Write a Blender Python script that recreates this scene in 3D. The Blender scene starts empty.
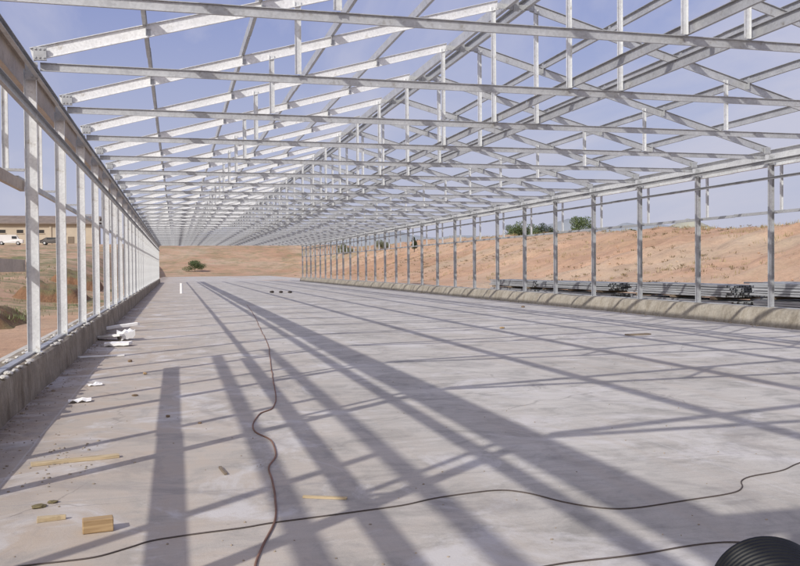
import bpy, bmesh, math, random
from mathutils import Vector, Matrix, noise
random.seed(7)
S = bpy.context.scene
C = bpy.data.collections.new('scene'); S.collection.children.link(C)
R = math.radians

# ------------------------------------------------------------------ camera
F, YAW, PIT, ROL, CH = 858.1, .2557, .0186, -.0082, 1.47
def cam_axes():
    cy, sy, cp, sp, cr, sr = math.cos(YAW), math.sin(YAW), math.cos(PIT), math.sin(PIT), math.cos(ROL), math.sin(ROL)
    right = Vector((cy, -sy, 0)); fwd0 = Vector((sy, cy, 0)); up0 = Vector((0, 0, 1))
    up = up0*cp + fwd0*sp; fwd = fwd0*cp - up0*sp
    return right*cr + up*sr, up*cr - right*sr, fwd
RT, UP, FW = cam_axes()
cd = bpy.data.cameras.new('camera'); cam = bpy.data.objects.new('camera', cd); C.objects.link(cam)
cam.matrix_world = Matrix(((RT.x, UP.x, -FW.x, 0), (RT.y, UP.y, -FW.y, 0), (RT.z, UP.z, -FW.z, CH), (0, 0, 0, 1)))
cd.sensor_width = 36; cd.lens = F/800*36; cd.clip_start = .05; cd.clip_end = 9000
S.camera = cam
def at(px, py, z=0.0):
    "ground point (metres) read off the photograph"
    d = RT*((px-400)/F) - UP*((py-283)/F) + FW
    t = (z-CH)/d.z
    return Vector((d.x*t, d.y*t, z))

# ------------------------------------------------------------------ node helpers / materials
def new_mat(name):
    m = bpy.data.materials.new(name); m.use_nodes = True
    nt = m.node_tree; b = nt.nodes['Principled BSDF']
    return m, nt, b
def N(nt, t, **kw):
    n = nt.nodes.new(t)
    for k, v in kw.items():
        if k in n.inputs: n.inputs[k].default_value = v
        else: setattr(n, k, v)
    return n
def ramp(nt, fac, stops):
    r = nt.nodes.new('ShaderNodeValToRGB'); e = r.color_ramp.elements
    while len(e) < len(stops): e.new(.5)
    for i, (p, c) in enumerate(stops):
        e[i].position = p; e[i].color = (c[0], c[1], c[2], 1) if not isinstance(c, (int, float)) else (c, c, c, 1)
    nt.links.new(fac, r.inputs[0]); return r
def mapped(nt, scale=(1, 1, 1), coord='Object', rot=(0, 0, 0)):
    tc = nt.nodes.new('ShaderNodeTexCoord'); mp = nt.nodes.new('ShaderNodeMapping')
    mp.inputs['Scale'].default_value = scale; mp.inputs['Rotation'].default_value = rot
    nt.links.new(tc.outputs[coord], mp.inputs[0]); return mp.outputs[0]
def noise_n(nt, vec, scale, detail=6, rough=.6, dist=0):
    n = N(nt, 'ShaderNodeTexNoise', Scale=scale, Detail=detail, Roughness=rough, Distortion=dist)
    nt.links.new(vec, n.inputs['Vector']); return n.outputs['Fac']
def mix(nt, fac, a, b, mode='MIX'):
    m = nt.nodes.new('ShaderNodeMix'); m.data_type = 'RGBA'; m.blend_type = mode
    for s, v in ((0, fac), (6, a), (7, b)):
        if isinstance(v, (int, float)): m.inputs[s].default_value = v if s == 0 else (v, v, v, 1)
        elif isinstance(v, tuple): m.inputs[s].default_value = (*v, 1)
        else: nt.links.new(v, m.inputs[s])
    return m.outputs[2]
def bump(nt, b, h, strength=.3, dist=.02):
    n = N(nt, 'ShaderNodeBump', Strength=strength, Distance=dist)
    nt.links.new(h, n.inputs['Height']); nt.links.new(n.outputs[0], b.inputs['Normal'])

def mat_steel(name, lo, hi, metal=.45, rough=.42, tint=(1, 1, 1), coord='Object'):
    m, nt, b = new_mat(name); v = mapped(nt, coord=coord)
    big = noise_n(nt, v, 1.7, 5, .65); sp = N(nt, 'ShaderNodeTexVoronoi', Scale=38); nt.links.new(v, sp.inputs['Vector'])
    c1 = ramp(nt, big, [(.3, tuple(lo*t for t in tint)), (.7, tuple(hi*t for t in tint))])
    c2 = ramp(nt, sp.outputs['Color'], [(0, .80), (1, 1.0)])
    stain = ramp(nt, noise_n(nt, v, 6, 8, .7), [(.28, (.62, .57, .50)), (.42, (1, 1, 1))])
    col = mix(nt, 1, mix(nt, 1, c1.outputs[0], c2.outputs[0], 'MULTIPLY'), stain.outputs[0], 'MULTIPLY')
    nt.links.new(col, b.inputs['Base Color']); b.inputs['Metallic'].default_value = metal
    rr = ramp(nt, noise_n(nt, v, 9, 4), [(.3, rough-.08), (.7, rough+.12)]); nt.links.new(rr.outputs[0], b.inputs['Roughness'])
    return m
M = {}
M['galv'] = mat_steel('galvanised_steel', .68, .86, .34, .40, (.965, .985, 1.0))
M['galv_lit'] = mat_steel('galvanised_steel_lit', .76, .92, .22, .42, (.975, .985, 1.0))  # lit copy of the same steel, sunlit brightness put into the colour
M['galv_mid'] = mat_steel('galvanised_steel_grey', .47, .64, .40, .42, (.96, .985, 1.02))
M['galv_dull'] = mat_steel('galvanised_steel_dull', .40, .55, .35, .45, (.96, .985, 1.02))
M['eave'] = mat_steel('eave_steel_soil_reflect', .40, .54, .12, .55, (1, .84, .70))  # brown tint stands in for soil reflected in the shaded left beam
M['bar'] = mat_steel('stacked_steel', .34, .62, .35, .5, (.96, 1, 1.04), 'Generated')

def mat_floor():
    m, nt, b = new_mat('slab_concrete'); v = mapped(nt)
    big = noise_n(nt, v, .35, 6, .6, .4); mid = noise_n(nt, v, 1.9, 8, .68, .6)
    vs = mapped(nt, (.9, 9, 1), rot=(0, 0, R(3))); streak = noise_n(nt, vs, 1.3, 7, .62, .5)
    vf = mapped(nt, (1, 1, 1)); fine = noise_n(nt, vf, 60, 4, .75)
    base = ramp(nt, big, [(.36, (.475, .455, .410)), (.64, (.585, .567, .522))])
    c = mix(nt, .9, base.outputs[0], ramp(nt, mid, [(.36, .68), (.5, 1.0), (.66, 1.14)]).outputs[0], 'MULTIPLY')
    c = mix(nt, .8, c, ramp(nt, streak, [(.36, .86), (.5, 1.0), (.66, 1.08)]).outputs[0], 'MULTIPLY')
    c = mix(nt, .6, c, ramp(nt, fine, [(.25, .72), (.5, 1.0), (.8, 1.12)]).outputs[0], 'MULTIPLY')
    # dust from the earthworks, thick along the kerb
    sx = nt.nodes.new('ShaderNodeSeparateXYZ'); nt.links.new(v, sx.inputs[0])
    edge = N(nt, 'ShaderNodeMapRange', **{'From Min': -1.6, 'From Max': 2.4, 'To Min': 1.15, 'To Max': .16}); nt.links.new(sx.outputs[0], edge.inputs[0])
    d = N(nt, 'ShaderNodeMath', operation='MULTIPLY'); nt.links.new(edge.outputs[0], d.inputs[0])
    nt.links.new(ramp(nt, mid, [(.36, .35), (.62, .95)]).outputs[0], d.inputs[1])
    c = mix(nt, d.outputs[0], c, (.51, .415, .315))
    dirt = N(nt, 'ShaderNodeMapRange', **{'From Min': -1.6, 'From Max': -1.0, 'To Min': .85, 'To Max': .0}); nt.links.new(sx.outputs[0], dirt.inputs[0])
    dm = N(nt, 'ShaderNodeMath', operation='MULTIPLY'); nt.links.new(dirt.outputs[0], dm.inputs[0]); nt.links.new(ramp(nt, noise_n(nt, v, 3.3, 9, .75, .8), [(.40, .15), (.56, 1)]).outputs[0], dm.inputs[1])
    c = mix(nt, dm.outputs[0], c, (.23, .175, .125))
    spots = N(nt, 'ShaderNodeTexVoronoi', Scale=3.1); nt.links.new(v, spots.inputs['Vector'])
    c = mix(nt, ramp(nt, spots.outputs['Distance'], [(.0, .5), (.05, .0)]).outputs[0], c, (.22, .19, .165))
    # pale laitance patches, dark water stains, dusty wheel tracks and hairline cracks
    blot = noise_n(nt, v, .8, 10, .72, 1.2)
    c = mix(nt, ramp(nt, blot, [(.52, 0), (.62, .75)]).outputs[0], c, (.66, .635, .605))
    st = noise_n(nt, mapped(nt, (1, 1, 1), rot=(0, 0, 1.1)), .55, 9, .7, 1.6)
    c = mix(nt, ramp(nt, st, [(.53, 0), (.62, .42)]).outputs[0], c, (.27, .25, .235))
    tr = noise_n(nt, mapped(nt, (1.5, .06, 1), rot=(0, 0, .05)), 1.2, 7, .7, .3)
    c = mix(nt, ramp(nt, tr, [(.52, 0), (.66, .42)]).outputs[0], c, (.50, .435, .36))
    dn = N(nt, 'ShaderNodeTexNoise', Scale=1.2, Detail=6.0); nt.links.new(v, dn.inputs['Vector'])
    dv = N(nt, 'ShaderNodeVectorMath', operation='MULTIPLY_ADD'); nt.links.new(dn.outputs['Color'], dv.inputs[0]); dv.inputs[1].default_value = (.9, .9, 0); nt.links.new(v, dv.inputs[2])
    vo = N(nt, 'ShaderNodeTexVoronoi', Scale=.28); vo.feature = 'DISTANCE_TO_EDGE'; nt.links.new(dv.outputs[0], vo.inputs['Vector'])
    ck = N(nt, 'ShaderNodeMath', operation='MULTIPLY'); nt.links.new(ramp(nt, vo.outputs['Distance'], [(0, .45), (.0026, 0)]).outputs[0], ck.inputs[0]); nt.links.new(ramp(nt, big, [(.48, 0), (.56, 1)]).outputs[0], ck.inputs[1])
    c = mix(nt, ck.outputs[0], c, (.16, .145, .13))
    # pour joints
    for axis, per, off in ((0, 5.0, 1.15), (1, 9.0, 3.2)):
        a = N(nt, 'ShaderNodeMath', operation='ADD'); a.inputs[1].default_value = off; nt.links.new(sx.outputs[axis], a.inputs[0])
        w = N(nt, 'ShaderNodeMath', operation='ADD'); nt.links.new(a.outputs[0], w.inputs[0])
        wn = N(nt, 'ShaderNodeMath', operation='MULTIPLY'); wn.inputs[1].default_value = .05; nt.links.new(mid, wn.inputs[0]); nt.links.new(wn.outputs[0], w.inputs[1])
        p = N(nt, 'ShaderNodeMath', operation='PINGPONG'); p.inputs[1].default_value = per/2; nt.links.new(w.outputs[0], p.inputs[0])
        c = mix(nt, ramp(nt, p.outputs[0], [(.0, .55), (.012, .0)]).outputs[0], c, (.60, .58, .56) if axis == 0 else (.33, .31, .30))
    c = mix(nt, 1, c, (.885, .885, .91), 'MULTIPLY')
    nt.links.new(c, b.inputs['Base Color']); b.inputs['Roughness'].default_value = .85
    h = mix(nt, .5, mid, streak); h = mix(nt, .35, h, fine); bump(nt, b, h, .35, .02)
    return m
M['floor'] = mat_floor()

def mat_curb(name, a, bcol, drip):
    m, nt, b = new_mat(name); v = mapped(nt)
    n1 = noise_n(nt, v, 1.6, 8, .7, .3); n2 = noise_n(nt, v, 16, 6, .7)
    vd = mapped(nt, (1, 3.2, .8)); dr = noise_n(nt, vd, 1.6, 6, .65)
    c = ramp(nt, n1, [(.3, a), (.7, bcol)]).outputs[0]
    c = mix(nt, .8, c, ramp(nt, dr, [(.32, drip), (.55, (1, 1, 1))]).outputs[0], 'MULTIPLY')
    c = mix(nt, .7, c, ramp(nt, n2, [(.25, .6), (.6, 1.08)]).outputs[0], 'MULTIPLY')
    nt.links.new(c, b.inputs['Base Color']); b.inputs['Roughness'].default_value = .92
    bump(nt, b, mix(nt, .5, n1, n2), .8, .03); return m
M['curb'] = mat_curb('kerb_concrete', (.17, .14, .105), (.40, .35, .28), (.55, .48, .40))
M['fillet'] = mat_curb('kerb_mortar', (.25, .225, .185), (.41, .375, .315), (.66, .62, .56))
M['mortar'] = mat_curb('mortar_crumbs', (.46, .44, .40), (.62, .60, .56), (.8, .8, .8))

def mat_ground():
    m, nt, b = new_mat('earth'); v = mapped(nt)
    n1 = noise_n(nt, v, .06, 7, .65, .5); n2 = noise_n(nt, v, .7, 8, .7, .3); n3 = noise_n(nt, v, 7, 6, .7)
    c = ramp(nt, n1, [(.36, (.42, .25, .155)), (.50, (.49, .315, .21)), (.64, (.49, .37, .265))]).outputs[0]
    c = mix(nt, .8, c, ramp(nt, n2, [(.28, .62), (.5, 1.0), (.72, 1.14)]).outputs[0], 'MULTIPLY')
    c = mix(nt, .6, c, ramp(nt, n3, [(.25, .6), (.55, 1.08)]).outputs[0], 'MULTIPLY')
    ero = noise_n(nt, mapped(nt, (.12, 1.1, .5)), 1.0, 8, .72, .7)
    c = mix(nt, .75, c, ramp(nt, ero, [(.36, .80), (.52, 1.0), (.68, 1.08)]).outputs[0], 'MULTIPLY')
    g = noise_n(nt, v, .16, 8, .72, .6)
    at_ = nt.nodes.new('ShaderNodeAttribute'); at_.attribute_name = 'green'
    gm = N(nt, 'ShaderNodeMath', operation='MULTIPLY'); nt.links.new(ramp(nt, mix(nt, .5, g, n2), [(.46, 0), (.58, 1)]).outputs[0], gm.inputs[0]); nt.links.new(at_.outputs['Fac'], gm.inputs[1])
    c = mix(nt, gm.outputs[0], c, mix(nt, n3, (.10, .115, .045), (.22, .21, .10)))
    nt.links.new(c, b.inputs['Base Color']); b.inputs['Roughness'].default_value = .95
    bump(nt, b, mix(nt, .5, n2, n3), .8, .12); return m
M['ground'] = mat_ground()
def simple(name, c, rough=.7, var=.25, scale=4, metal=0, coord='Object', bumpy=0):
    m, nt, b = new_mat(name); v = mapped(nt, coord=coord); n = noise_n(nt, v, scale, 6, .65)
    r = ramp(nt, n, [(.28, tuple(x*(1-var) for x in c)), (.72, tuple(min(.95, x*(1+var)) for x in c))])
    nt.links.new(r.outputs[0], b.inputs['Base Color']); b.inputs['Roughness'].default_value = rough; b.inputs['Metallic'].default_value = metal
    if bumpy: bump(nt, b, n, bumpy, .02)
    return m
def mat_wood(name, a, bb):
    m, nt, b = new_mat(name); v = mapped(nt, (2, 26, 26)); n = noise_n(nt, v, 1.5, 6, .6, .8)
    nt.links.new(ramp(nt, n, [(.3, a), (.65, bb)]).outputs[0], b.inputs['Base Color']); b.inputs['Roughness'].default_value = .8
    bump(nt, b, n, .3, .004); return m
M['wood'] = mat_wood('pale_timber', (.34, .26, .15), (.56, .45, .29))
M['wood_orange'] = mat_wood('sawn_timber', (.27, .175, .085), (.47, .33, .18))
M['wood_dark'] = mat_wood('weathered_timber', (.13, .10, .07), (.25, .20, .15))
M['foam'] = simple('white_foam', (.80, .79, .78), .8, .08, 9)
M['paper'] = simple('white_paper', (.78, .77, .76), .8, .1, 6)
M['cable'] = simple('cable_rubber', (.085, .068, .062), .8, .3, 5)
M['cable_brown'] = simple('cable_dusty', (.22, .12, .085), .8, .4, 3)
M['black'] = simple('black_plastic', (.012, .013, .012), .42, .5, 12)
M['rubble'] = simple('rubble', (.30, .25, .195), .95, .5, 3)
M['stone'] = simple('brown_stone', (.20, .14, .09), .95, .4, 20, bumpy=.5)
M['lump'] = simple('dark_lump', (.045, .035, .03), .9, .4, 8)
M['leafdry'] = simple('dry_leaf', (.16, .13, .06), .8, .4, 30)
M['bark'] = simple('bark', (.13, .10, .075), .9, .35, 8)
def mat_leaf(name, a, bb):
    m, nt, b = new_mat(name); v = mapped(nt); n = noise_n(nt, v, 1.3, 5, .7)
    nt.links.new(ramp(nt, n, [(.3, a), (.7, bb)]).outputs[0], b.inputs['Base Color']); b.inputs['Roughness'].default_value = .6
    return m
M['leaf'] = mat_leaf('foliage', (.030, .058, .018), (.13, .17, .06))
M['leaf_dark'] = mat_leaf('foliage_dark', (.020, .035, .015), (.05, .075, .03))
M['leaf_dusty'] = mat_leaf('foliage_dusty', (.09, .11, .06), (.20, .21, .12))
M['scrub'] = mat_leaf('scrub', (.14, .115, .06), (.30, .225, .13))
M['grass'] = mat_leaf('grass_blades', (.075, .11, .03), (.17, .19, .075))
M['drygrass'] = mat_leaf('dry_grass', (.24, .19, .09), (.36, .29, .15))
M['cream'] = simple('cream_render', (.50, .43, .335), .9, .12, .35)
M['roof'] = simple('brown_roof', (.20, .16, .135), .9, .25, .8)
M['dark'] = simple('dark_opening', (.025, .022, .02), .5, .3, 2)
M['white_paint'] = simple('white_car_paint', (.72, .70, .68), .35, .05, 2)
M['beige_paint'] = simple('dark_car_paint', (.09, .08, .075), .45, .06, 2)
M['glass'] = simple('car_glass', (.03, .035, .04), .12, .2, 2)
M['tyre'] = simple('tyre', (.02, .02, .02), .85, .3, 10)
M['hill'] = simple('hazy_hill_scrub', (.30, .30, .25), .95, .3, .02)  # distance haze put into the pale hill colour
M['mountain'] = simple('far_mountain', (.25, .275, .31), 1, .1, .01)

# ------------------------------------------------------------------ object helpers
def link(name, bm, mat, parent=None, loc=(0, 0, 0), rot=None, smooth=False):
    me = bpy.data.meshes.new(name); bmesh.ops.recalc_face_normals(bm, faces=bm.faces[:]); bm.to_mesh(me); bm.free()
    if smooth:
        for p in me.polygons: p.use_smooth = True
    me.materials.append(M[mat]); o = bpy.data.objects.new(name, me); C.objects.link(o); o.location = loc
    if rot is not None: o.rotation_euler = rot
    if parent: o.parent = parent
    return o
def tag(o, label, cat, group=None):
    o['label'] = label; o['category'] = cat
    if group: o['group'] = group
    return o
def empty(name, loc=(0, 0, 0), rz=0):
    o = bpy.data.objects.new(name, None); C.objects.link(o); o.location = loc; o.rotation_euler = (0, 0, rz); o.empty_display_size = .2; return o
def copy_tree(o, parent=None):
    c = o.copy(); C.objects.link(c); c.parent = parent
    for ch in list(o.children): copy_tree(ch, c)
    return c
def cprofile(h, b, lip, t):
    H = h/2
    return [(0, -H), (b, -H), (b, -H+lip), (b-t, -H+lip), (b-t, -H+t), (t, -H+t), (t, H-t), (b-t, H-t), (b-t, H-lip), (b, H-lip), (b, H), (0, H)]
def member(bm, p0, p1, opn, h, b, lip=.007, t=.005):
    "C-section bar from p0 to p1; web centre on the line, flanges of width b pointing towards opn"
    p0, p1, opn = Vector(p0), Vector(p1), Vector(opn)
    d = (p1-p0).normalized(); opn = (opn - d*opn.dot(d)).normalized(); v = d.cross(opn)
    pr = cprofile(h, b, lip, t)
    A = [bm.verts.new(p0 + opn*o + v*w) for o, w in pr]; B = [bm.verts.new(p1 + opn*o + v*w) for o, w in pr]
    n = len(pr)
    for i in range(n): bm.faces.new((A[i], A[(i+1) % n], B[(i+1) % n], B[i]))
    bm.faces.new(A[::-1]); bm.faces.new(B); return bm
def box(bm, x0, x1, y0, y1, z0, z1, bev=0, mtx=None):
    g = bmesh.ops.create_cube(bm, size=1)
    for v in g['verts']:
        v.co = Vector(((x0+x1)/2 + v.co.x*(x1-x0), (y0+y1)/2 + v.co.y*(y1-y0), (z0+z1)/2 + v.co.z*(z1-z0)))
    if bev:
        es = list({e for v in g['verts'] for e in v.link_edges})
        r = bmesh.ops.bevel(bm, geom=es, offset=bev, segments=1, affect='EDGES')
    return bm
def tube(bm, pts, r, seg=8, closed=False):
    n = len(pts); rings = []
    for i, p in enumerate(pts):
        a = pts[(i-1) % n] if (closed or i > 0) else p; c = pts[(i+1) % n] if (closed or i < n-1) else p
        d = (c-a).normalized(); u = d.cross(Vector((0, 0, 1)))
        if u.length < .05: u = d.cross(Vector((1, 0, 0)))
        u.normalize(); w = d.cross(u)
        rings.append([bm.verts.new(p + (u*math.cos(k*2*math.pi/seg) + w*math.sin(k*2*math.pi/seg))*r) for k in range(seg)])
    for i in range(n if closed else n-1):
        A, B = rings[i], rings[(i+1) % n]
        for k in range(seg): bm.faces.new((A[k], A[(k+1) % seg], B[(k+1) % seg], B[k]))
    if not closed: bm.faces.new(rings[0][::-1]); bm.faces.new(rings[-1])
    return bm
def spline(pts, sub=6):
    out = []; P = [pts[0]] + list(pts) + [pts[-1]]
    for i in range(1, len(P)-2):
        for k in range(sub):
            t = k/sub; a, b, c, d = P[i-1], P[i], P[i+1], P[i+2]
            out.append(.5*((2*b) + (c-a)*t + (2*a-5*b+4*c-d)*t*t + (3*b-a-3*c+d)*t**3))
    out.append(pts[-1]); return out

# ------------------------------------------------------------------ terrain
XL, XR, Z1, SP = -1.743, 13.769, 11.614, 3.0        # column lines and frame spacing
MID = (XL+XR)/2
YN, YF = Z1-5*SP, Z1+28*SP                          # first and last frame
def ss(x, a, b):
    t = max(0, min(1, (x-a)/(b-a))); return t*t*(3-2*t)
def height(x, y):
    right = ss(x, 19, 46)*(4.2 + min(2.0, max(0, (y-50)*.02)))
    left = max(0, min(6.6, (y-30)*.0433))*ss(-x, 3.2, 9)
    far = ss(y, 165, 235)*7.6*ss(60-abs(x-6), 0, 30) + ss(y, 165, 235)*6*(1-ss(60-abs(x-6), 0, 30))
    h = max(right, far, left)
    k = min(1, max(0, -2.6-x, x-14.8, y-99, -8-y)/2.5)*(1 if not (-3 < x < 18 and y > 98) else min(1, max(.12, (y-165)/30)))
    nz = noise.fractal(Vector((x*.13, y*.13, 0)), 1, 2, 5)*.28 + noise.fractal(Vector((x*.7, y*.7, 3)), 1, 2, 4)*.07
    if x > 19:
        gul = abs(noise.fractal(Vector((x*.05, y*.28, 9)), 1, 2, 5))
        nz = nz*1.5 + (.55-gul*1.6)*.55*ss(x, 21, 30)*ss(75-x, 0, 20) + noise.fractal(Vector((x*.35, y*.35, 31)), 1, 2, 4)*.22
    return h + k*nz - .05 + .02*(1-k)
def axis_vals(lo, hi, step, far):
    a = []; x = lo
    while x <= hi+1e-6: a.append(x); x += step
    d = step; L = lo; H = hi; left = []; rightv = []
    while L > -far: d *= 1.28; L -= d; left.append(L); H += d; rightv.append(H)
    return left[::-1] + a + rightv
gx = axis_vals(-24, 56, .8, 4500); gy = axis_vals(-12, 240, 1.1, 4500)
bm = bmesh.new(); lay = bm.verts.layers.float.new('green'); G = []
for y in gy:
    row = []
    for x in gx:
        v = bm.verts.new((x, y, height(x, y))); g = .25
        if x < -3: g = .15 + .85*ss(y, 26, 33)
        if x > 20: g = .18 + .5*ss(x, 44, 50)
        if y > 160: g = .7
        v[lay] = g; row.append(v)
    G.append(row)
for j in range(len(gy)-1):
    for i in range(len(gx)-1): bm.faces.new((G[j][i], G[j][i+1], G[j+1][i+1], G[j+1][i]))
o = link('ground', bm, 'ground', smooth=True); o['kind'] = 'structure'

# concrete slab
bm = bmesh.new(); box(bm, -1.7, 13.62, YN-2, YF+.6, -.15, 0); o = link('floor_slab', bm, 'floor'); o['kind'] = 'structure'
# yard slab beyond the end of the hall
bm = bmesh.new(); box(bm, -2.4, 17.5, YF+.62, 166, -.15, -.012); o = link('yard_slab', bm, 'floor'); o['kind'] = 'structure'
# apron of rough concrete outside the left kerb
bm = bmesh.new(); box(bm, -2.75, -2.0, YN-2, YF+.3, -.15, .06, .01); o = link('apron', bm, 'mortar'); o['kind'] = 'structure'
# raised banks of dug earth on the left
def bank(x0, y0, lx, ly, hgt, label):
    b = bmesh.new(); nx, ny = 44, 26; V = []
    for j in range(ny+1):
        r = []
        for i in range(nx+1):
            u, w = i/nx*2-1, j/ny*2-1
            e = ss(1-abs(u), 0, .45); fr = ss(w+1, 0, .16)*ss(1-w, 0, .9)
            x, y = x0+u*lx, y0+w*ly
            n = noise.fractal(Vector((x*.9, y*.9, hgt)), 1, 2, 5)
            r.append(b.verts.new((x, y+n*.35, height(x, y)-.08 + hgt*e*fr*(1+.35*n))))
        V.append(r)
    for j in range(ny):
        for i in range(nx): b.faces.new((V[j][i], V[j][i+1], V[j+1][i+1], V[j+1][i]))
    o = link('earth_bank', b, 'bank', smooth=True); o['kind'] = 'structure'
    return o
def mat_bank():
    m, nt, b = new_mat('bank_earth'); v = mapped(nt); n = noise_n(nt, v, 1.4, 8, .7); n3 = noise_n(nt, v, 9, 6, .7)
    soil = mix(nt, n3, (.12, .062, .035), (.34, .19, .105))
    g = nt.nodes.new('ShaderNodeNewGeometry'); s = nt.nodes.new('ShaderNodeSeparateXYZ'); nt.links.new(g.outputs['Normal'], s.inputs[0])
    a = N(nt, 'ShaderNodeMath', operation='MULTIPLY'); nt.links.new(ramp(nt, s.outputs[2], [(.72, 0), (.9, 1)]).outputs[0], a.inputs[0]); nt.links.new(ramp(nt, n, [(.36, 0), (.55, 1)]).outputs[0], a.inputs[1])
    c = mix(nt, a.outputs[0], soil, mix(nt, n3, (.09, .095, .04), (.27, .22, .11)))
    nt.links.new(c, b.inputs['Base Color']); b.inputs['Roughness'].default_value = .95; bump(nt, b, n3, .9, .1); return m
M['bank'] = mat_bank()
bank(-6.3, 26.2, 2.5, 2.8, .62, ''); bank(-5.6, 44, 1.7, 3.0, .6, ''); bank(-5.9, 58, 1.6, 3.5, .7, '')

# distant hills
def ridge(name, mat, cx, cy, half, hgt, base, seed, depth):
    b = bmesh.new(); V = []
    for j in range(9):
        r = []
        for i in range(61):
            u = i/30-1; w = j/4-1
            n = noise.fractal(Vector((u*3+seed, w*1.2, seed)), 1, 2, 5)
            z = base + hgt*max(0, (1-u*u))**.8*(1-w*w*.9)*(1+.22*n)
            r.append(b.verts.new((cx+u*half*.86, cy-u*half*.5+w*depth, z)))
        V.append(r)
    for j in range(8):
        for i in range(60): b.faces.new((V[j][i], V[j][i+1], V[j+1][i+1], V[j+1][i]))
    o = link(name, b, mat, smooth=True); o['kind'] = 'structure'
ridge('hill', 'hill', 156, 235, 21, 9.6, 4.8, 1.3, 14)
ridge('mountain', 'mountain', 640, 1240, 230, 66, 4, 5.2, 120)
ridge('mountain', 'mountain', 330, 1500, 420, 62, 4, 7.7, 120)

# ------------------------------------------------------------------ kerbs
def kerb_mesh(prof, y0, y1, step, jit):
    b = bmesh.new(); V = []; y = y0
    while y < y1:
        V.append([b.verts.new((px + noise.fractal(Vector((px*3, y*1.1, pz*3)), 1, 2, 4)*jit, y, pz + noise.fractal(Vector((pz*4+9, y*.9, px)), 1, 2, 4)*jit*(1 if pz > .05 else 0))) for px, pz in prof])
        y += step
    n = len(prof)
    for j in range(len(V)-1):
        for i in range(n-1): b.faces.new((V[j][i], V[j][i+1], V[j+1][i+1], V[j+1][i]))
    b.faces.new(V[0]); b.faces.new(V[-1]); return b
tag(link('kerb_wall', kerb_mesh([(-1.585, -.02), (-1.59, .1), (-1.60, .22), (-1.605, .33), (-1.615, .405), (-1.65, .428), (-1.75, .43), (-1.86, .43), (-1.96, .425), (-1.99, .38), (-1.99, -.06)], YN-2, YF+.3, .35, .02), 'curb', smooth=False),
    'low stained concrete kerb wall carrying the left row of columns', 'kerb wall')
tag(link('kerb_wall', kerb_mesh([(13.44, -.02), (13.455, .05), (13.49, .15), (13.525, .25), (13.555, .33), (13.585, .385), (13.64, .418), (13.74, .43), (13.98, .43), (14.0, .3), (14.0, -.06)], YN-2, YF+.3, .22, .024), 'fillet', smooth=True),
    'low tan mortar kerb with rounded face along the right row of columns', 'kerb wall')

# ------------------------------------------------------------------ steel frames
SL = .272                                            # roof pitch
def top(x): return CH + 2.765 + SL*((x-XL) if x < MID else (XR-x))
IN = Vector((0, -1, 0))
PURL = [-.40, 1.08, 2.58, 4.08]                      # purlin lines up the left slope; mirrored on the right
def mir(x): return 2*MID - x
def frame_proto(name, cleats):
    root = empty(name, (MID, 0, 0)); off = Vector((-MID, 0, 0))
    def P(x, y, z): return Vector((x, y, z)) + off
    c = math.cos(math.atan(SL)); dz = .082/c
    for side in (0, 1):
        X = (lambda x: x) if side == 0 else mir
        sg = 1 if side == 0 else -1
        b = bmesh.new(); member(b, P(X(XL), 0, .435), P(X(XL), 0, CH+2.50), IN, .15, .046)
        box(b, X(XL)-MID-.10, X(XL)-MID+.10, -.10, .04, .431, .441)
        link('column', b, 'galv' if side == 0 else 'galv_dull', root)  # same steel both sides; the right's darker light is put into its tone
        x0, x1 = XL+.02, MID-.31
        b = bmesh.new(); member(b, P(X(x0), 0, top(x0)-dz), P(X(x1), 0, top(x1)-dz), IN, .165, .032); r = link('rafter', b, 'galv_lit' if side == 0 else 'galv_mid', root)  # one steel in a lit tone on the left, a greyer one right
        for px in (PURL if cleats else []):
            b = bmesh.new(); pz = top(px)
            box(b, X(px+.055)-MID-.004, X(px+.055)-MID+.004, -.075, -.005, pz-.12, pz+.10); box(b, min(X(px+.06), X(px+.115))-MID, max(X(px+.06), X(px+.115))-MID, -.012, -.0055, pz-.12, pz-.04); link('cleat', b, 'galv_dull', r)
        b = bmesh.new()                               # eave knee plate
        box(b, min(X(XL+.05), X(XL+.20))-MID, max(X(XL+.05), X(XL+.20))-MID, -.071, -.0335, CH+2.61, CH+2.775)
        box(b, min(X(XL-.05), X(XL+.10))-MID, max(X(XL-.05), X(XL+.10))-MID, -.080, -.0725, CH+2.36, CH+2.58)
        for bx in (.075, .125, .175):
            for bz in (2.64, 2.745):
                xx = X(XL+bx)-MID; box(b, xx-.011, xx+.011, -.083, -.071, CH+bz-.011, CH+bz+.011, .003)
        for bz in (2.40, 2.54):
            xx = X(XL+.03)-MID; box(b, xx-.012, xx+.012, -.094, -.080, CH+bz-.012, CH+bz+.012, .003)
        link('knee_plate', b, 'galv_dull', root)
        b = bmesh.new(); xs = XL-.30                  # short stud hung outside the column, with its foot
        member(b, P(X(xs), 0, CH+1.26), P(X(xs), 0, CH+2.60), IN, .075, .03, .006, .004); s = link('hanging_stud', b, 'galv', root)
        b = bmesh.new(); a0, a1 = sorted((X(xs-.03)-MID, X(XL-.08)-MID)); box(b, a0, a1, -.045, 0, CH+1.225, CH+1.258); link('stud_foot', b, 'galv_dull', s)
        for hx, hw in ((1.62, .085), (5.60, .085)):
            b = bmesh.new(); member(b, P(X(hx), -.004, CH+2.605), P(X(hx), -.004, top(hx)-.10), IN, hw, .024, .006, .004); link('hanger', b, 'galv', root)
    b = bmesh.new(); member(b, P(XL+.11, .058, CH+2.55), P(XR-.11, .058, CH+2.55), IN, .105, .028); link('tie_beam', b, 'galv_mid', root)
    b = bmesh.new()                                   # ridge bracket
    zt = top(MID-.31)
    box(b, -.36, .36, -.076, -.0665, zt-.17, zt-.075); box(b, -.05, .05, -.09, -.0775, zt-.20, zt+.03)
    link('ridge_bracket', b, 'galv_dull', root); return root
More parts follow.
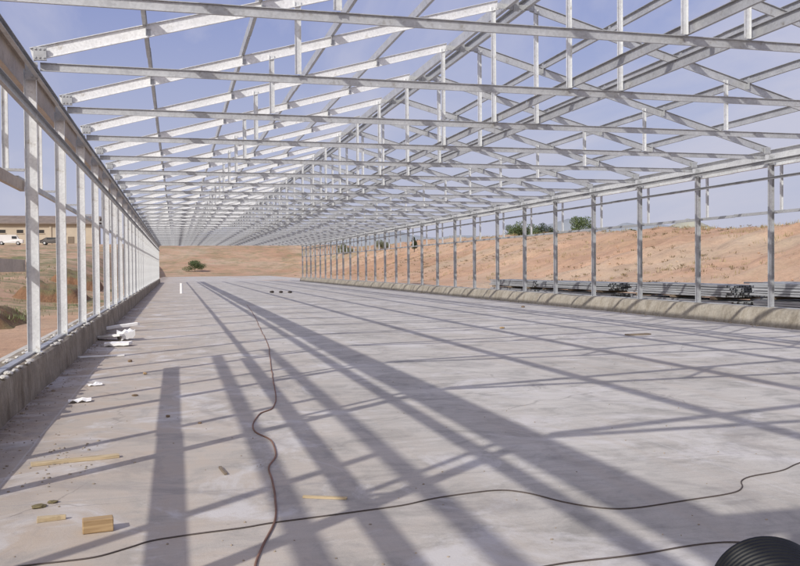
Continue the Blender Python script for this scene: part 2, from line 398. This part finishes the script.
pa = frame_proto('roof_frame', True)
NEAR = ['first roof frame in view, its tie crossing the top edge of the picture', 'second roof frame in view, on the nearest visible left column',
        'third roof frame in view, on the second visible left column', 'fourth roof frame in view, on the third visible left column and rightmost visible right column',
        'fifth roof frame in view, standing on the second right column from the right edge', 'sixth roof frame in view, standing on the third right column from the right edge',
        'seventh roof frame in view, standing on the fourth right column from the right edge', 'eighth roof frame in view, standing on the fifth right column from the right edge',
        'ninth roof frame in view, standing on the sixth right column from the right edge', 'tenth roof frame in view, standing on the seventh right column from the right edge']
for k, n in enumerate(range(-4, 30)):
    y = Z1 + (n-1)*SP
    o = pa if k == 0 else copy_tree(pa)
    o.location = (MID + random.uniform(-.012, .012), y + random.uniform(-.02, .02), 0); o.rotation_euler = (0, random.uniform(-.0012, .0012), random.uniform(-.002, .002))
    if n < 0: lab = 'bare galvanised roof frame overhead beside and behind the viewer'
    elif n < 10: lab = NEAR[n]
    elif n < 29: lab = 'galvanised roof frame far down the hall, beyond the tenth in view'
    else: lab = 'farthest roof frame, closing the end of the hall'
    tag(o, lab, 'roof frame', 'galvanised roof frames along the hall')

def rod(name, mat, label, cat, p0, p1, opn, h, b, group=None, lip=.007, t=.005):
    bmx = bmesh.new(); L = (Vector(p1)-Vector(p0)); n = max(1, round(L.length/6)); P0 = Vector(p0)
    for i in range(n):                                # lapped lengths, each a touch off line
        a = P0 + L*(i/n); c = P0 + L*((i+1)/n) - L.normalized()*.004
        j = Vector((random.uniform(-.005, .005), 0, random.uniform(-.006, .006)))
        member(bmx, a+j, c+j, opn, h, b, lip, t)
    return tag(link(name, bmx, mat), label, cat, group)
ordn = ['first', 'second', 'third', 'fourth']
for side in (0, 1):
    for i, px in enumerate(PURL):
        x = px if side == 0 else mir(px); z = top(px) + .085
        nm = 'left' if side == 0 else 'right'
        rod('purlin', 'galv_mid', f'{ordn[i]} roof purlin up from the {nm} eave, running down the hall', 'purlin', (x+.03, YN-1, z), (x+.03, YF+.4, z), (1 if side == 0 else -1, 0, 0), .15, .05, 'roof purlins along the hall')
    x = MID-.215 if side == 0 else MID+.215; z = top(MID-.31) - .06
    rod('ridge_beam', 'galv_mid', f'{"left" if side == 0 else "right"} one of the two ridge beams under the roof peak', 'ridge beam', (x, YN-1, z), (x, YF+.4, z), (1 if side == 0 else -1, 0, 0), .20, .07, 'twin beams at the ridge')
    x = 5.60 if side == 0 else mir(5.60)
    rod('carrier_beam', 'galv_dull', f'{"left" if side == 0 else "right"} one of the two long beams resting on the ties mid-span', 'beam', (x+.09, YN-1, CH+2.678), (x+.09, YF+.4, CH+2.678), (-1, 0, 0), .14, .038, 'twin beams along the ties')
    nm = 'left' if side == 0 else 'right'
    X = (lambda x: x) if side == 0 else mir
    s = 1 if side == 0 else -1
    rod('eave_beam', 'eave' if side == 0 else 'galv', f'deep outer eave beam along the top of the {nm} columns', 'eave beam', (X(-1.93), YN-1, CH+2.535), (X(-1.93), YF+.4, CH+2.535), (s, 0, 0), .40, .09)  # left beam carries the soil reflection in its tint
    rod('wall_plate', 'galv_dull', f'slim rail inside the {nm} column tops, just under the tie ends', 'rail', (X(-1.655), YN-1, CH+2.43), (X(-1.655), YF+.4, CH+2.43), (s, 0, 0), .085, .05)
    rod('girt', 'galv_dull', f'upper wall rail across the inner face of the {nm} columns', 'wall rail', (X(-1.657), YN-1, CH+(1.90 if side == 0 else 2.03)), (X(-1.657), YF+.4, CH+(1.90 if side == 0 else 2.03)), (s, 0, 0), .12 if side == 0 else .06, .05)
    y0 = Z1 + .1 if side == 0 else YN-1
    rod('girt', 'galv_dull', f'lower wall rail outside the {nm} columns at the stud feet', 'wall rail', (X(-1.90), y0, CH+(1.16 if side == 0 else 1.24)), (X(-1.90), YF+.4, CH+(1.16 if side == 0 else 1.24)), (-s, 0, 0), .07, .05)
    rod('base_track', 'galv_dull', f'thin steel track on the {nm} kerb under the columns', 'base track', (X(-1.75), YN-1, .455), (X(-1.75), YF+.2, .455), (0, 0, -1), .085, .03, None, .003, .004)
# heavier rails of the opening beside the viewer, ending at the nearest visible column
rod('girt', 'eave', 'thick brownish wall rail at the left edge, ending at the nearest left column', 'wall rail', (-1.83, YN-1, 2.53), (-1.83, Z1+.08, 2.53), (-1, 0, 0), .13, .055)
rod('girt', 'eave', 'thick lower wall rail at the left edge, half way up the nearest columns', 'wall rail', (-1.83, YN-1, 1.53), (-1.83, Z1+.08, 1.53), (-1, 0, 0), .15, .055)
b = bmesh.new(); member(b, (XL-.2, -.05, 4.13), (XR+.2, -.05, 4.13), IN, .34, .06); tag(link('added_shade_beam', b, 'galv_dull'), 'deep unseen cross beam added over the viewer to shade the bottom right of the slab', 'beam')  # unseen beam added to cast the broad shadow at bottom right
an = empty('side_annex', (-3.0, Z1-6, 0)); tag(an, 'light steel outrigger frame standing outside the left wall beside the viewer', 'annex frame')
for k in range(5):
    b = bmesh.new(); member(b, (0, 6-3*k, -.05), (0, 6-3*k, 3.98), IN, .10, .05); link('post', b, 'galv', an)
for h in (3.12, 3.92):
    b = bmesh.new(); member(b, (-.02, -9, h), (-.02, 6, h), (1, 0, 0), .13, .05); link('rail', b, 'galv_dull', an)

# ------------------------------------------------------------------ stacked steel outside the right wall
def bundle(x, y, rz, rows, cols, L, label):
    root = empty('steel_bundle', (x, y, height(x, y)+.03), rz); rng = random.Random(int(y*10))
    z = .0
    for tier in range(2):
        for k in (-.38, 0, .38):
            b = bmesh.new(); box(b, -cols*.11/2-.1, cols*.11/2+.1, k*L-.05, k*L+.05, z, z+.08); link('timber_bearer', b, 'wood_dark', root)
        z += .082
        b = bmesh.new()
        for r_ in range(rows):
            for c_ in range(cols):
                dx, dy, dzz = rng.uniform(-.02, .02), rng.uniform(-.15, .15), rng.uniform(-.008, .008)
                xc = (c_-(cols-1)/2)*.11 + dx; zz = z+.035 + r_*.072 + dzz
                member(b, (xc, -L/2+dy, zz+.03), (xc+rng.uniform(-.03, .03), L/2+dy, zz+.03), (0, 0, -1), .085, .055, .01, .006)
        link('profile_stack', b, 'bar', root)['kind'] = 'stuff'; z += rows*.072 + .03
    return tag(root, label, 'steel stack', 'stacks of steel outside the right wall')
bundle(16.1, 17.2, .03, 5, 12, 6.4, 'nearest stack of dark steel profiles beyond the right kerb')
bundle(16.3, 24.6, -.04, 5, 13, 6.0, 'second stack of dark steel profiles along the outside of the right kerb')
bundle(16.0, 31.6, .02, 4, 12, 6.2, 'third stack of dark steel profiles along the outside of the right kerb')
bundle(16.4, 39.0, -.02, 4, 12, 6.0, 'fourth stack of dark steel profiles along the outside of the right kerb')
bundle(18.4, 20.5, .05, 5, 12, 6.4, 'stack of dark steel profiles in the second row, behind the nearest two')

# ------------------------------------------------------------------ cables on the slab
def cable(px, r, mat, label, ends=()):
    pts = [at(x, y) + Vector((0, 0, r*.9)) for x, y in px] + list(ends)
    rng = random.Random(len(px)); sp = [p + Vector((noise.noise(p*2.3)*.018, noise.noise(p*2.1+Vector((7, 0, 0)))*.018, 0)) for p in spline(pts, 7)]
    b = bmesh.new(); tube(b, sp, r, 7); return tag(link('cable', b, mat, smooth=True), label, 'cable')
cable([(253, 566+34), (256, 566), (262, 549), (273, 526), (277, 500), (271, 481), (268, 468), (276, 455), (271, 442), (256, 432), (254, 421), (260, 414), (273, 408), (276, 395), (272, 374), (270, 356), (267.6, 344), (263, 334), (259, 326), (254, 315), (247, 305)],
      .0068, 'cable_brown', 'brown cable winding down the slab away from the viewer')
cable([(-30, 575), (30, 566), (66, 562), (99, 557.5), (129, 548.5), (150, 541.6), (180, 536.5), (240, 528.4), (275, 522.5), (350, 513), (400, 506), (441, 497.5), (494, 491), (524, 493), (561, 502), (595, 507.6), (625, 508.7), (665, 504), (710, 497.5), (734, 492.4), (741.5, 487), (741.5, 481), (752, 476.5), (782, 470.5), (800, 463.6), (840, 452)],
      .0046, 'cable', 'long black cable crossing the whole slab from left to right')
cable([(520, 571), (560, 564), (620, 557.5), (680, 547.6), (725, 543)], .0046, 'cable', 'short black cable running into the black ribbed duct', [at(760, 545)+Vector((0, 0, .012))])
# ribbed duct, bottom right: its far end shows, the rest runs back past the viewer
pc = at(768, 590, .215); dv_ = Vector((pc.x, pc.y, 0)).normalized(); dv_ = Matrix.Rotation(R(13), 3, 'Z') @ dv_
b = bmesh.new(); rings = []; seg = 56; rng = random.Random(5)
def ring(sd, r, zoff=0):
    side = Vector((-dv_.y, dv_.x, 0)); out = []
    for k in range(seg):
        a = 2*math.pi*k/seg; sag = 1 - .05*max(0, -math.sin(a))
        out.append(b.verts.new(side*math.cos(a)*r*1.02 + Vector((0, 0, math.sin(a)*r*sag)) - dv_*sd + side*.05*sd*sd))
    return out
rings.append(ring(.0, .150)); rings.append(ring(-.004, .188))
sd = .0
while sd < 1.25:
    w_ = .012*math.sin(sd*9) + rng.uniform(-.0015, .0015)
    for q, r in ((0, .196), (.006, .210), (.016, .215), (.024, .210), (.030, .194)): rings.append(ring(sd+q+.001, r+w_*.25))
    sd += .036
for A, B in zip(rings, rings[1:]):
    for k in range(seg): b.faces.new((A[k], A[(k+1) % seg], B[(k+1) % seg], B[k]))
hc = link('ribbed_duct', b, 'black', loc=pc, smooth=True)
tag(hc, 'black ribbed flexible duct in the bottom right corner', 'duct')

# ------------------------------------------------------------------ litter on the slab
def lump(name, mat, px, py, size, flat, label, cat, seed, group=None):
    size *= .6 if name == 'stone' else 1
    b = bmesh.new(); bmesh.ops.create_icosphere(b, subdivisions=2, radius=1)
    for v in b.verts:
        k = 1 + .35*noise.fractal(v.co*1.6 + Vector((seed, 0, 0)), 1, 2, 3); v.co *= k; v.co.z *= flat; v.co *= size
    zmin = min(v.co.z for v in b.verts); p = at(px, py)
    return tag(link(name, b, mat, loc=(p.x, p.y, -zmin-.002), rot=(0, 0, seed*1.7)), label, cat, group)
def stick(name, mat, a, b_, w, h, label, cat, taper=1.0):
    A, B = at(*a), at(*b_); d = B-A; L = d.length; bmx = bmesh.new(); n = 6; V = []
    for i in range(n+1):
        t = i/n; ww = w*(1+(taper-1)*t)/2; off = noise.noise(Vector((i*.7, L*9, 1)))*w*.12
        V.append([bmx.verts.new((L*t, s*ww+off, z)) for s, z in ((-1, .001), (1, .001), (1, h), (-1, h*(.97)))])
    for i in range(n):
        for k in range(4): bmx.faces.new((V[i][k], V[i][(k+1) % 4], V[i+1][(k+1) % 4], V[i+1][k]))
    bmx.faces.new(V[0][::-1]); bmx.faces.new(V[-1])
    bmesh.ops.bevel(bmx, geom=[e for e in bmx.edges], offset=min(w, h)*.06, segments=1, affect='EDGES')
    return tag(link(name, bmx, mat, loc=A, rot=(0, 0, math.atan2(d.y, d.x))), label, cat)
stick('timber_batten', 'wood', (31, 466), (119, 457), .062, .026, 'long pale timber batten lying near the left kerb', 'timber')
stick('timber_offcut', 'wood', (37, 522), (66, 519), .055, .028, 'small wedge-shaped timber offcut left of the wooden block', 'timber', .35)
stick('timber_lath', 'wood', (303, 497.5), (347, 499), .03, .014, 'thin pale lath on the slab right of the winding cable', 'timber')
stick('twig', 'wood_dark', (220, 468), (226, 475), .022, .016, 'short dark twig left of the winding cable', 'twig')
stick('timber_lath', 'wood_dark', (627, 335.5), (649, 334.5), .16, .03, 'dark flat board far out on the right of the slab', 'timber')
p0 = at(98, 531); b = bmesh.new(); box(b, -.082, .082, -.04, .04, .001, .075, .004)
tag(link('wood_block', b, 'wood_orange', loc=p0, rot=(0, 0, .12)), 'short orange sawn wood block casting a small shadow', 'wood block')
lump('dry_leaf', 'leafdry', 39, 507, .045, .22, 'curled dry leaf above the wedge offcut', 'leaf', 1.2)
lump('dry_leaf', 'leafdry', 53, 502.5, .035, .22, 'smaller dry leaf to the right of the curled one', 'leaf', 2.4)
lump('stone', 'stone', 130, 362, .06, .6, 'brown clod beyond the white scraps, nearer the kerb shadow', 'stone', 3.1)
lump('stone', 'wood_orange', 145, 374.5, .05, .5, 'small orange clod just beyond the broad shadow band', 'stone', 4.2)
lump('stone', 'stone', 135, 396, .06, .35, 'flat grey-brown clod left of the broad shadow band', 'stone', 5.3)
lump('stone', 'stone', 168, 417, .04, .5, 'dark pebble inside the broad left shadow band', 'stone', 6.1)
lump('stone', 'stone', 200, 423.5, .03, .5, 'dark pebble between the broad shadow band and winding cable', 'stone', 6.9)
lump('stone', 'wood_orange', 502, 328.5, .10, .35, 'orange lump far out in the middle of the slab', 'stone', 7.7)
lump('stone', 'stone', 523, 307.5, .12, .4, 'pale brown lump near the far right kerb', 'stone', 8.3)
for i, x in enumerate((272, 281, 290)):
    lump('dark_lump', 'lump', x, 293, .13, .55, ['leftmost', 'middle', 'rightmost'][i] + ' of three dark lumps in a row far down the slab', 'lump', 9+i, 'three dark lumps')
def sheet(name, mat, px, py, w, d, rz, lift, curl, label, cat, thick=.012):
    b = bmesh.new(); n = 5; V = []
    for j in range(n+1):
        V.append([b.verts.new(((i/n-.5)*w*(1+.15*noise.noise(Vector((j*.6, i*.4, w*30)))), (j/n-.5)*d, .003+lift*(i/n) + curl*abs(noise.noise(Vector((i*.5, j*.5, px)))))) for i in range(n+1)])
    fs = [b.faces.new((V[j][i], V[j][i+1], V[j+1][i+1], V[j+1][i])) for j in range(n) for i in range(n)]
    r = bmesh.ops.extrude_face_region(b, geom=fs)
    for v in r['geom']:
        if isinstance(v, bmesh.types.BMVert): v.co.z += thick
    p = at(px, py); return tag(link(name, b, mat, loc=p, rot=(0, 0, rz)), label, cat)
sheet('foam_panel', 'foam', 126, 340, .27, .42, .3, .06, .12, 'bright white foam block at the edge of the kerb shadow', 'foam scrap', .13)
sheet('foam_panel', 'foam', 118, 346, .48, .35, -.2, .02, .06, 'flat white foam scrap just in front of the foam block', 'foam scrap', .05)
sheet('foam_panel', 'foam', 108, 340, .95, .30, -.75, .10, .03, 'white foam strip in shade leaning towards the kerb', 'foam scrap', .04)
sheet('foam_panel', 'foam', 112, 331.5, 1.25, .10, .3, .12, .03, 'narrow white foam strip in shade beyond the others', 'foam scrap', .06)
sheet('foam_panel', 'foam', 101, 357.2, .72, .07, .15, .0, .02, 'thin pale strip in shade between kerb and sunlight', 'foam scrap', .02)
sheet('paper_scrap', 'paper', 95, 385.5, .17, .14, .2, .01, .04, 'farther of two white paper scraps at the shadow edge', 'paper scrap', .003)
sheet('paper_scrap', 'paper', 80, 402, .24, .15, .1, .01, .05, 'nearer of two white paper scraps at the shadow edge', 'paper scrap', .003)
# white pipe stub far down the hall
pb = at(181.5, 293.5); b = bmesh.new()
bmesh.ops.create_cone(b, cap_ends=True, segments=20, radius1=.085, radius2=.08, depth=.62); 
bk = link('pipe_stub', b, 'foam', loc=(pb.x, pb.y, .312), smooth=False); tag(bk, 'short white pipe stub standing upright far down the slab', 'pipe')
# rubble and dust crumbs along the kerbs
b = bmesh.new(); rng = random.Random(3)
def crumb(x, y, s):
    g = bmesh.ops.create_icosphere(b, subdivisions=1, radius=s)
    a = Vector((rng.uniform(.6, 1.3), rng.uniform(.6, 1.3), rng.uniform(.4, .8)))
    for v in g['verts']: v.co = Vector((v.co.x*a.x*(1+rng.uniform(-.2, .2)), v.co.y*a.y*(1+rng.uniform(-.2, .2)), v.co.z*a.z)) + Vector((x, y, s*.3))
for i in range(620):
    y = 5 + 30*rng.random()**1.7; crumb(-1.58 + abs(rng.gauss(0, .20)), y, rng.uniform(.003, .012))
for i in range(34): crumb(-1.58 + abs(rng.gauss(0, .06)), 5+25*rng.random()**1.5, rng.uniform(.014, .03))
for i in range(420): crumb(rng.uniform(-1.1, 9), 4 + 20*rng.random()**1.6, rng.uniform(.003, .009))
for i in range(70): crumb(-.85+rng.gauss(0, .12), 6.9+rng.gauss(0, .5), rng.uniform(.005, .013))
for i in range(160): crumb(13.46 - abs(rng.gauss(0, .10)), rng.uniform(14, 50), rng.uniform(.01, .035))
o = link('rubble_crumbs', b, 'rubble'); o['kind'] = 'stuff'
b = bmesh.new()
for i in range(150):
    y = 9 + 30*rng.random()**1.6; s = rng.uniform(.012, .045)
    g = bmesh.ops.create_icosphere(b, subdivisions=1, radius=s)
    cx, cz = rng.choice((-1.64, -1.86)) + rng.uniform(-.02, .03), .435
    for v in g['verts']: v.co = Vector((v.co.x*1.1*(1+rng.uniform(-.3, .3)), v.co.y*2.2*(1+rng.uniform(-.3, .3)), v.co.z*.5)) + Vector((cx, y, cz))
o = link('mortar_crumbs', b, 'mortar'); o['kind'] = 'stuff'

# ------------------------------------------------------------------ vegetation
def leaf_cloud(b, cx, cy, cz, rx, ry, rz, n, s, rng):
    for i in range(n):
        while True:
            v = Vector((rng.uniform(-1, 1), rng.uniform(-1, 1), rng.uniform(-1, 1)))
            if v.length < 1 and v.length > .3*rng.random(): break
        p = Vector((cx+v.x*rx, cy+v.y*ry, cz+v.z*rz)); q = Vector((rng.gauss(0, 1), rng.gauss(0, 1), rng.gauss(0, 1))).normalized()
        u = q.orthogonal().normalized()*s*rng.uniform(.5, 1.2); w = q.cross(u).normalized()*s*rng.uniform(.4, .9)
        b.faces.new([b.verts.new(p-u), b.verts.new(p+w), b.verts.new(p+u), b.verts.new(p-w)])
def plant(name, x, y, w, h, label, cat, mat='leaf', seed=0, lobes=9, slim=False):
    rng = random.Random(seed); z0 = height(x, y); root = empty(name, (x, y, z0)); tag(root, label, cat, None)
    b = bmesh.new()
    for k in range(lobes):
        u = rng.uniform(-.75, .75)*w/2; v = rng.uniform(-.6, .6)*w/2
        t = rng.uniform(.25, .82); r = w*rng.uniform(.16, .27)
        if slim: u *= .4; v *= .4; r = w*.38*(1.15-t)
        leaf_cloud(b, u, v, h*t*(1-.25*abs(2*u/w)), r, r, min(r, h*.22), 330, max(.06, w*.021), rng)
    link('crown', b, mat, root)
    b = bmesh.new(); tr = max(.05, h*.025)
    tube(b, [Vector((0, 0, -.2)), Vector((.03, .02, h*.3)), Vector((-.04, .05, h*.62))], tr, 7)
    for k in range(4):
        a = k*1.6+seed; tube(b, [Vector((0, 0, h*(.22+.06*k))), Vector((math.cos(a)*w*.15, math.sin(a)*w*.15, h*.45)), Vector((math.cos(a)*w*.3, math.sin(a)*w*.3, h*.62))], tr*.5, 5)
    link('trunk', b, 'bark', root); return root
def dirpt(px, depth):
    d = RT*((px-400)/F) + FW; t = depth; return d.x*t, d.y*t
for i, (px, dep, w, h, lab, mat, slim) in enumerate([
    (524, 150, 6.5, 5.2, 'green bush behind the soil bank, left of the bushy pair', 'leaf', False),
    (545, 158, 6.0, 5.0, 'darker green bush touching the right side of its neighbour', 'leaf_dark', False),
    (510, 165, 4.5, 4.6, 'small green bush at the left end of the bushes', 'leaf', False),
    (579, 128, 5.2, 5.2, 'rounded bright green tree standing alone behind the soil bank', 'leaf', False),
    (632, 95, 1.5, 1.6, 'small dark shrub on the crest of the soil bank', 'leaf_dark', False),
    (414.5, 128, 1.7, 4.0, 'narrow dark tree seen between the far right columns', 'leaf_dark', True),
    (345, 190, 5, 3.4, 'low green bush beyond the far end of the hall', 'leaf_dusty', False),
    (195, 175, 5, 3.5, 'distant bush beyond the left end of the hall', 'leaf', False),
    (382, 160, 4, 3.2, 'broad green shrub beyond the far right columns', 'leaf_dusty', False)]):
    x, y = dirpt(px, dep); h *= .70; w *= .86; plant('tree' if h > 2.9 else 'bush', x, y, w, h, lab, 'tree' if h > 2.9 else 'bush', mat, i+20, 10, slim)
# grass and weeds, left banks and right crest
b = bmesh.new(); rng = random.Random(11)
def tuft(x, y, z, n, s):
    for k in range(n):
        a = rng.uniform(0, 6.28); q = Vector((math.cos(a), math.sin(a), 0)); p = Vector((x+rng.gauss(0, s*.5), y+rng.gauss(0, s*.5), z)); l = s*rng.uniform(.5, 1.2)
        w = q.cross(Vector((0, 0, 1)))*s*.07
        b.faces.new([b.verts.new(p-w), b.verts.new(p+w), b.verts.new(p+q*l*.4+Vector((0, 0, l)))])
for i in range(330):
    u, w = rng.uniform(-.85, .85), rng.uniform(-.65, .5); tuft(-6.3+u*2.5, 26.2+w*2.8, height(-6.3+u*2.5, 26.2+w*2.8)+.30*ss(1-abs(u), 0, .45), 7, .17)
for i in range(700):
    x, y = rng.uniform(-14, -3.4), rng.uniform(29, 70); 
    if noise.noise(Vector((x*.3, y*.2, 5))) > -.05: tuft(x, y, height(x, y)-.02, 7, .16)
o = link('grass', b, 'grass'); o['kind'] = 'stuff'
b = bmesh.new(); sb = bmesh.new()
for i in range(4200):
    x = rng.uniform(22, 60); y = rng.uniform(18, 150)
    if noise.noise(Vector((x*.16, y*.11, 2))) + (.25 if x > 44 else 0) > .02: tuft(x, y, height(x, y)-.03, 7, rng.uniform(.2, .5) if x > 44 else rng.uniform(.15, .34))
for i in range(1500):
    x = 20+30*rng.random(); y = rng.uniform(12, 120); q = rng.uniform(.02, .08); g = bmesh.ops.create_icosphere(sb, subdivisions=1, radius=q)
    for v in g['verts']: v.co = Vector((v.co.x*rng.uniform(.7, 1.3), v.co.y*rng.uniform(.7, 1.3), v.co.z*rng.uniform(.5, .9))) + Vector((x, y, height(x, y)))
kb = bmesh.new()
for i in range(4200):
    x = rng.uniform(20, 56); y = rng.uniform(14, 150); d = noise.noise(Vector((x*.10, y*.05, 12)))
    if d + (.3 if x > 45 else 0) < .0: continue
    z = height(x, y)
    for k in range(16):
        a = rng.uniform(0, 6.28); q = Vector((math.cos(a), math.sin(a), 0)); l = rng.uniform(.06, .16); p = Vector((x, y, z-.03)) + q*rng.uniform(0, .22); w = q.cross(Vector((0, 0, 1)))*l*.10
        kb.faces.new([kb.verts.new(p-w), kb.verts.new(p+w), kb.verts.new(p+q*l*.8+w+Vector((0, 0, l*.9))), kb.verts.new(p+q*l*.8-w+Vector((0, 0, l*.9)))])
o = link('scrub_tufts', kb, 'scrub'); o['kind'] = 'stuff'
o = link('soil_clods', sb, 'ground'); o['kind'] = 'stuff'
o = link('dry_weeds', b, 'drygrass'); o['kind'] = 'stuff'

# ------------------------------------------------------------------ farm building and vehicles, far left
BZ = 6.2; BY = 186.0
root = empty('farm_building', (-31, BY, BZ)); tag(root, 'long low cream building with brown roof, far off behind the left columns', 'building')
W0, W1, HW, DP = -24.0, 15.5, 4.5, 9.0
b = bmesh.new(); box(b, W0, W1, 0, DP, -1.5, HW); link('wall', b, 'cream', root)
b = bmesh.new()
pr = [(-.7, HW-.02), (DP/2, HW+1.7), (DP+.7, HW-.02), (DP+.7, HW+.2), (DP/2, HW+1.95), (-.7, HW+.22)]
A = [b.verts.new((W0-.5, y, z)) for y, z in pr]; B = [b.verts.new((W1+.5, y, z)) for y, z in pr]
for i in range(6): b.faces.new((A[i], A[(i+1) % 6], B[(i+1) % 6], B[i]))
for Q in (A, B): b.faces.new((Q[0], Q[1], Q[4], Q[5])); b.faces.new((Q[1], Q[2], Q[3], Q[4]))
rf = link('roof', b, 'roof', root)
for x, w in ((-21, 2.2), (-15.5, 2.2), (-10, 2.2), (-2.9, 2.2), (.9, 1.2), (4.3, 2.2), (12.2, .8), (8.9, 1.2)):
    b = bmesh.new(); box(b, x-w/2, x+w/2, -.06, -.003, 2.7, 3.35); fr = link('window', b, 'dark', root)
    b = bmesh.new(); box(b, x-w/2-.12, x+w/2+.12, -.13, -.062, 2.56, 2.69); link('sill', b, 'cream', fr)
b = bmesh.new(); box(b, 9.9, 11.1, -.07, -.003, -1.2, 2.0); link('door', b, 'wood_dark', root)
for px_ in (W0+.2, -6.0, 6.6, W1-.2):
    b = bmesh.new(); box(b, px_-.2, px_+.2, -.18, -.004, -1.5, HW-.1); link('pilaster', b, 'cream', root)
def car(name, x, y, rz, mat, prof, label, cat, ln, wd, wheels):
    z = height(x, y); root = empty(name, (x, y, z), rz); tag(root, label, cat)
    b = bmesh.new(); n = len(prof)
    A = [b.verts.new((px_, -wd/2 + (.14 if pz > 1.0 else 0), pz)) for px_, pz in prof]; B = [b.verts.new((px_, wd/2-(.14 if pz > 1.0 else 0), pz)) for px_, pz in prof]
    for i in range(n): b.faces.new((A[i], A[(i+1) % n], B[(i+1) % n], B[i]))
    b.faces.new(A[::-1]); b.faces.new(B); link('body', b, mat, root)
    for wx in wheels:
        for s in (-1, 1):
            b = bmesh.new(); bmesh.ops.create_cone(b, cap_ends=True, segments=18, radius1=.33, radius2=.33, depth=.22, matrix=Matrix.Translation((wx, s*(wd/2-.08), .33)) @ Matrix.Rotation(R(90), 4, 'X')); w_ = link('wheel', b, 'tyre', root)
            b = bmesh.new(); bmesh.ops.create_cone(b, cap_ends=True, segments=14, radius1=.19, radius2=.19, depth=.24, matrix=Matrix.Translation((wx, s*(wd/2-.08), .33)) @ Matrix.Rotation(R(90), 4, 'X')); link('rim', b, 'galv', w_)
    return root
vx, vy = -29.7, 173.0
v = car('van', vx, vy, .05, 'white_paint', [(-2.2, .35), (2.2, .35), (2.25, .95), (1.55, 1.1), (1.1, 1.85), (-2.15, 1.9), (-2.25, 1.0)], 'white van parked in front of the far cream building', 'van', 4.4, 1.7, (-1.4, 1.4))
for s in (-1, 1):
    b = bmesh.new(); yy = s*(.85-.065); box(b, .35, 1.15, yy-.012 if s < 0 else yy, yy if s < 0 else yy+.012, 1.15, 1.6); link('side_window', b, 'glass', v)
c2 = car('car', -22.4, 173.5, -.04, 'beige_paint', [(-2.1, .32), (2.1, .32), (2.15, .75), (1.3, .95), (.7, 1.38), (-1.0, 1.4), (-1.7, .98), (-2.15, .85)], 'dark low car parked before the cream building, right of the van', 'car', 4.2, 1.65, (-1.3, 1.3))
for s in (-1, 1):
    b = bmesh.new(); yy = s*(.825-.10); box(b, -.9, .75, yy-.05 if s < 0 else yy+.03, yy-.03 if s < 0 else yy+.05, 1.02, 1.28); link('side_window', b, 'glass', c2)

# ------------------------------------------------------------------ light
SUN = Vector((-1.17, -1.03, 1.0)).normalized(); EL = math.asin(SUN.z)
ld = bpy.data.lights.new('sun', 'SUN'); ld.energy = 3.6; ld.angle = R(.55); ld.color = (1, .96, .90)
lo = bpy.data.objects.new('sun', ld); C.objects.link(lo); lo.rotation_euler = (-SUN).to_track_quat('-Z', 'Y').to_euler(); lo.location = (-20, -20, 30)
w = bpy.data.worlds.new('World'); S.world = w; w.use_nodes = True; nt = w.node_tree; bg = nt.nodes['Background']
sky = nt.nodes.new('ShaderNodeTexSky'); sky.sky_type = 'NISHITA'; sky.sun_disc = False; sky.sun_elevation = EL
sky.sun_rotation = math.atan2(SUN.x, SUN.y); sky.air_density = 1.0; sky.dust_density = 1.6; sky.ozone_density = 2.0; sky.altitude = 300
bg.inputs[1].default_value = .11
tc = nt.nodes.new('ShaderNodeTexCoord'); sp = nt.nodes.new('ShaderNodeSeparateXYZ'); nt.links.new(tc.outputs['Generated'], sp.inputs[0])
# thin cirrus: project the view direction on a flat layer so streaks shrink towards the horizon
zz = N(nt, 'ShaderNodeMath', operation='MAXIMUM'); nt.links.new(sp.outputs[2], zz.inputs[0]); zz.inputs[1].default_value = .0
za = N(nt, 'ShaderNodeMath', operation='ADD'); nt.links.new(zz.outputs[0], za.inputs[0]); za.inputs[1].default_value = .18
dv = N(nt, 'ShaderNodeVectorMath', operation='DIVIDE'); cb = nt.nodes.new('ShaderNodeCombineXYZ')
for k in range(3): nt.links.new(za.outputs[0], cb.inputs[k])
nt.links.new(tc.outputs['Generated'], dv.inputs[0]); nt.links.new(cb.outputs[0], dv.inputs[1])
mp = nt.nodes.new('ShaderNodeMapping'); mp.inputs['Scale'].default_value = (1.0, .45, 0); mp.inputs['Rotation'].default_value = (0, 0, R(35)); nt.links.new(dv.outputs[0], mp.inputs[0])
cl = noise_n(nt, mp.outputs[0], 1.5, 7, .58, .5)
bx = N(nt, 'ShaderNodeMath', operation='MULTIPLY_ADD'); nt.links.new(sp.outputs[0], bx.inputs[0]); bx.inputs[1].default_value = .22; nt.links.new(cl, bx.inputs[2])
cloud = ramp(nt, bx.outputs[0], [(.50, 0), (.74, .80)]).outputs[0]
tint = mix(nt, .58, sky.outputs[0], (1.75, 2.1, 5.7))
withc = mix(nt, cloud, tint, (6.0, 5.9, 6.9))
hz = ramp(nt, sp.outputs[2], [(.0, .95), (.12, .70), (.30, .22), (.5, 0)]).outputs[0]
fin = mix(nt, hz, withc, (4.9, 5.0, 6.05))
# hazy glow added round the sun, behind the viewer, to lift ambient light
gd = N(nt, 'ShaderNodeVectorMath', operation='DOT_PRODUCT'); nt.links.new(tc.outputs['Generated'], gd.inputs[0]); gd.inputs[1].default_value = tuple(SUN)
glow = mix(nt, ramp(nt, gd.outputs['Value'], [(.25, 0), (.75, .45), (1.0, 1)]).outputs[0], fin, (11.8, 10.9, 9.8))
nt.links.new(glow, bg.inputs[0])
S.view_settings.view_transform = 'Standard'; S.view_settings.look = 'None'; S.view_settings.exposure = 0
S.render.engine = 'CYCLES'
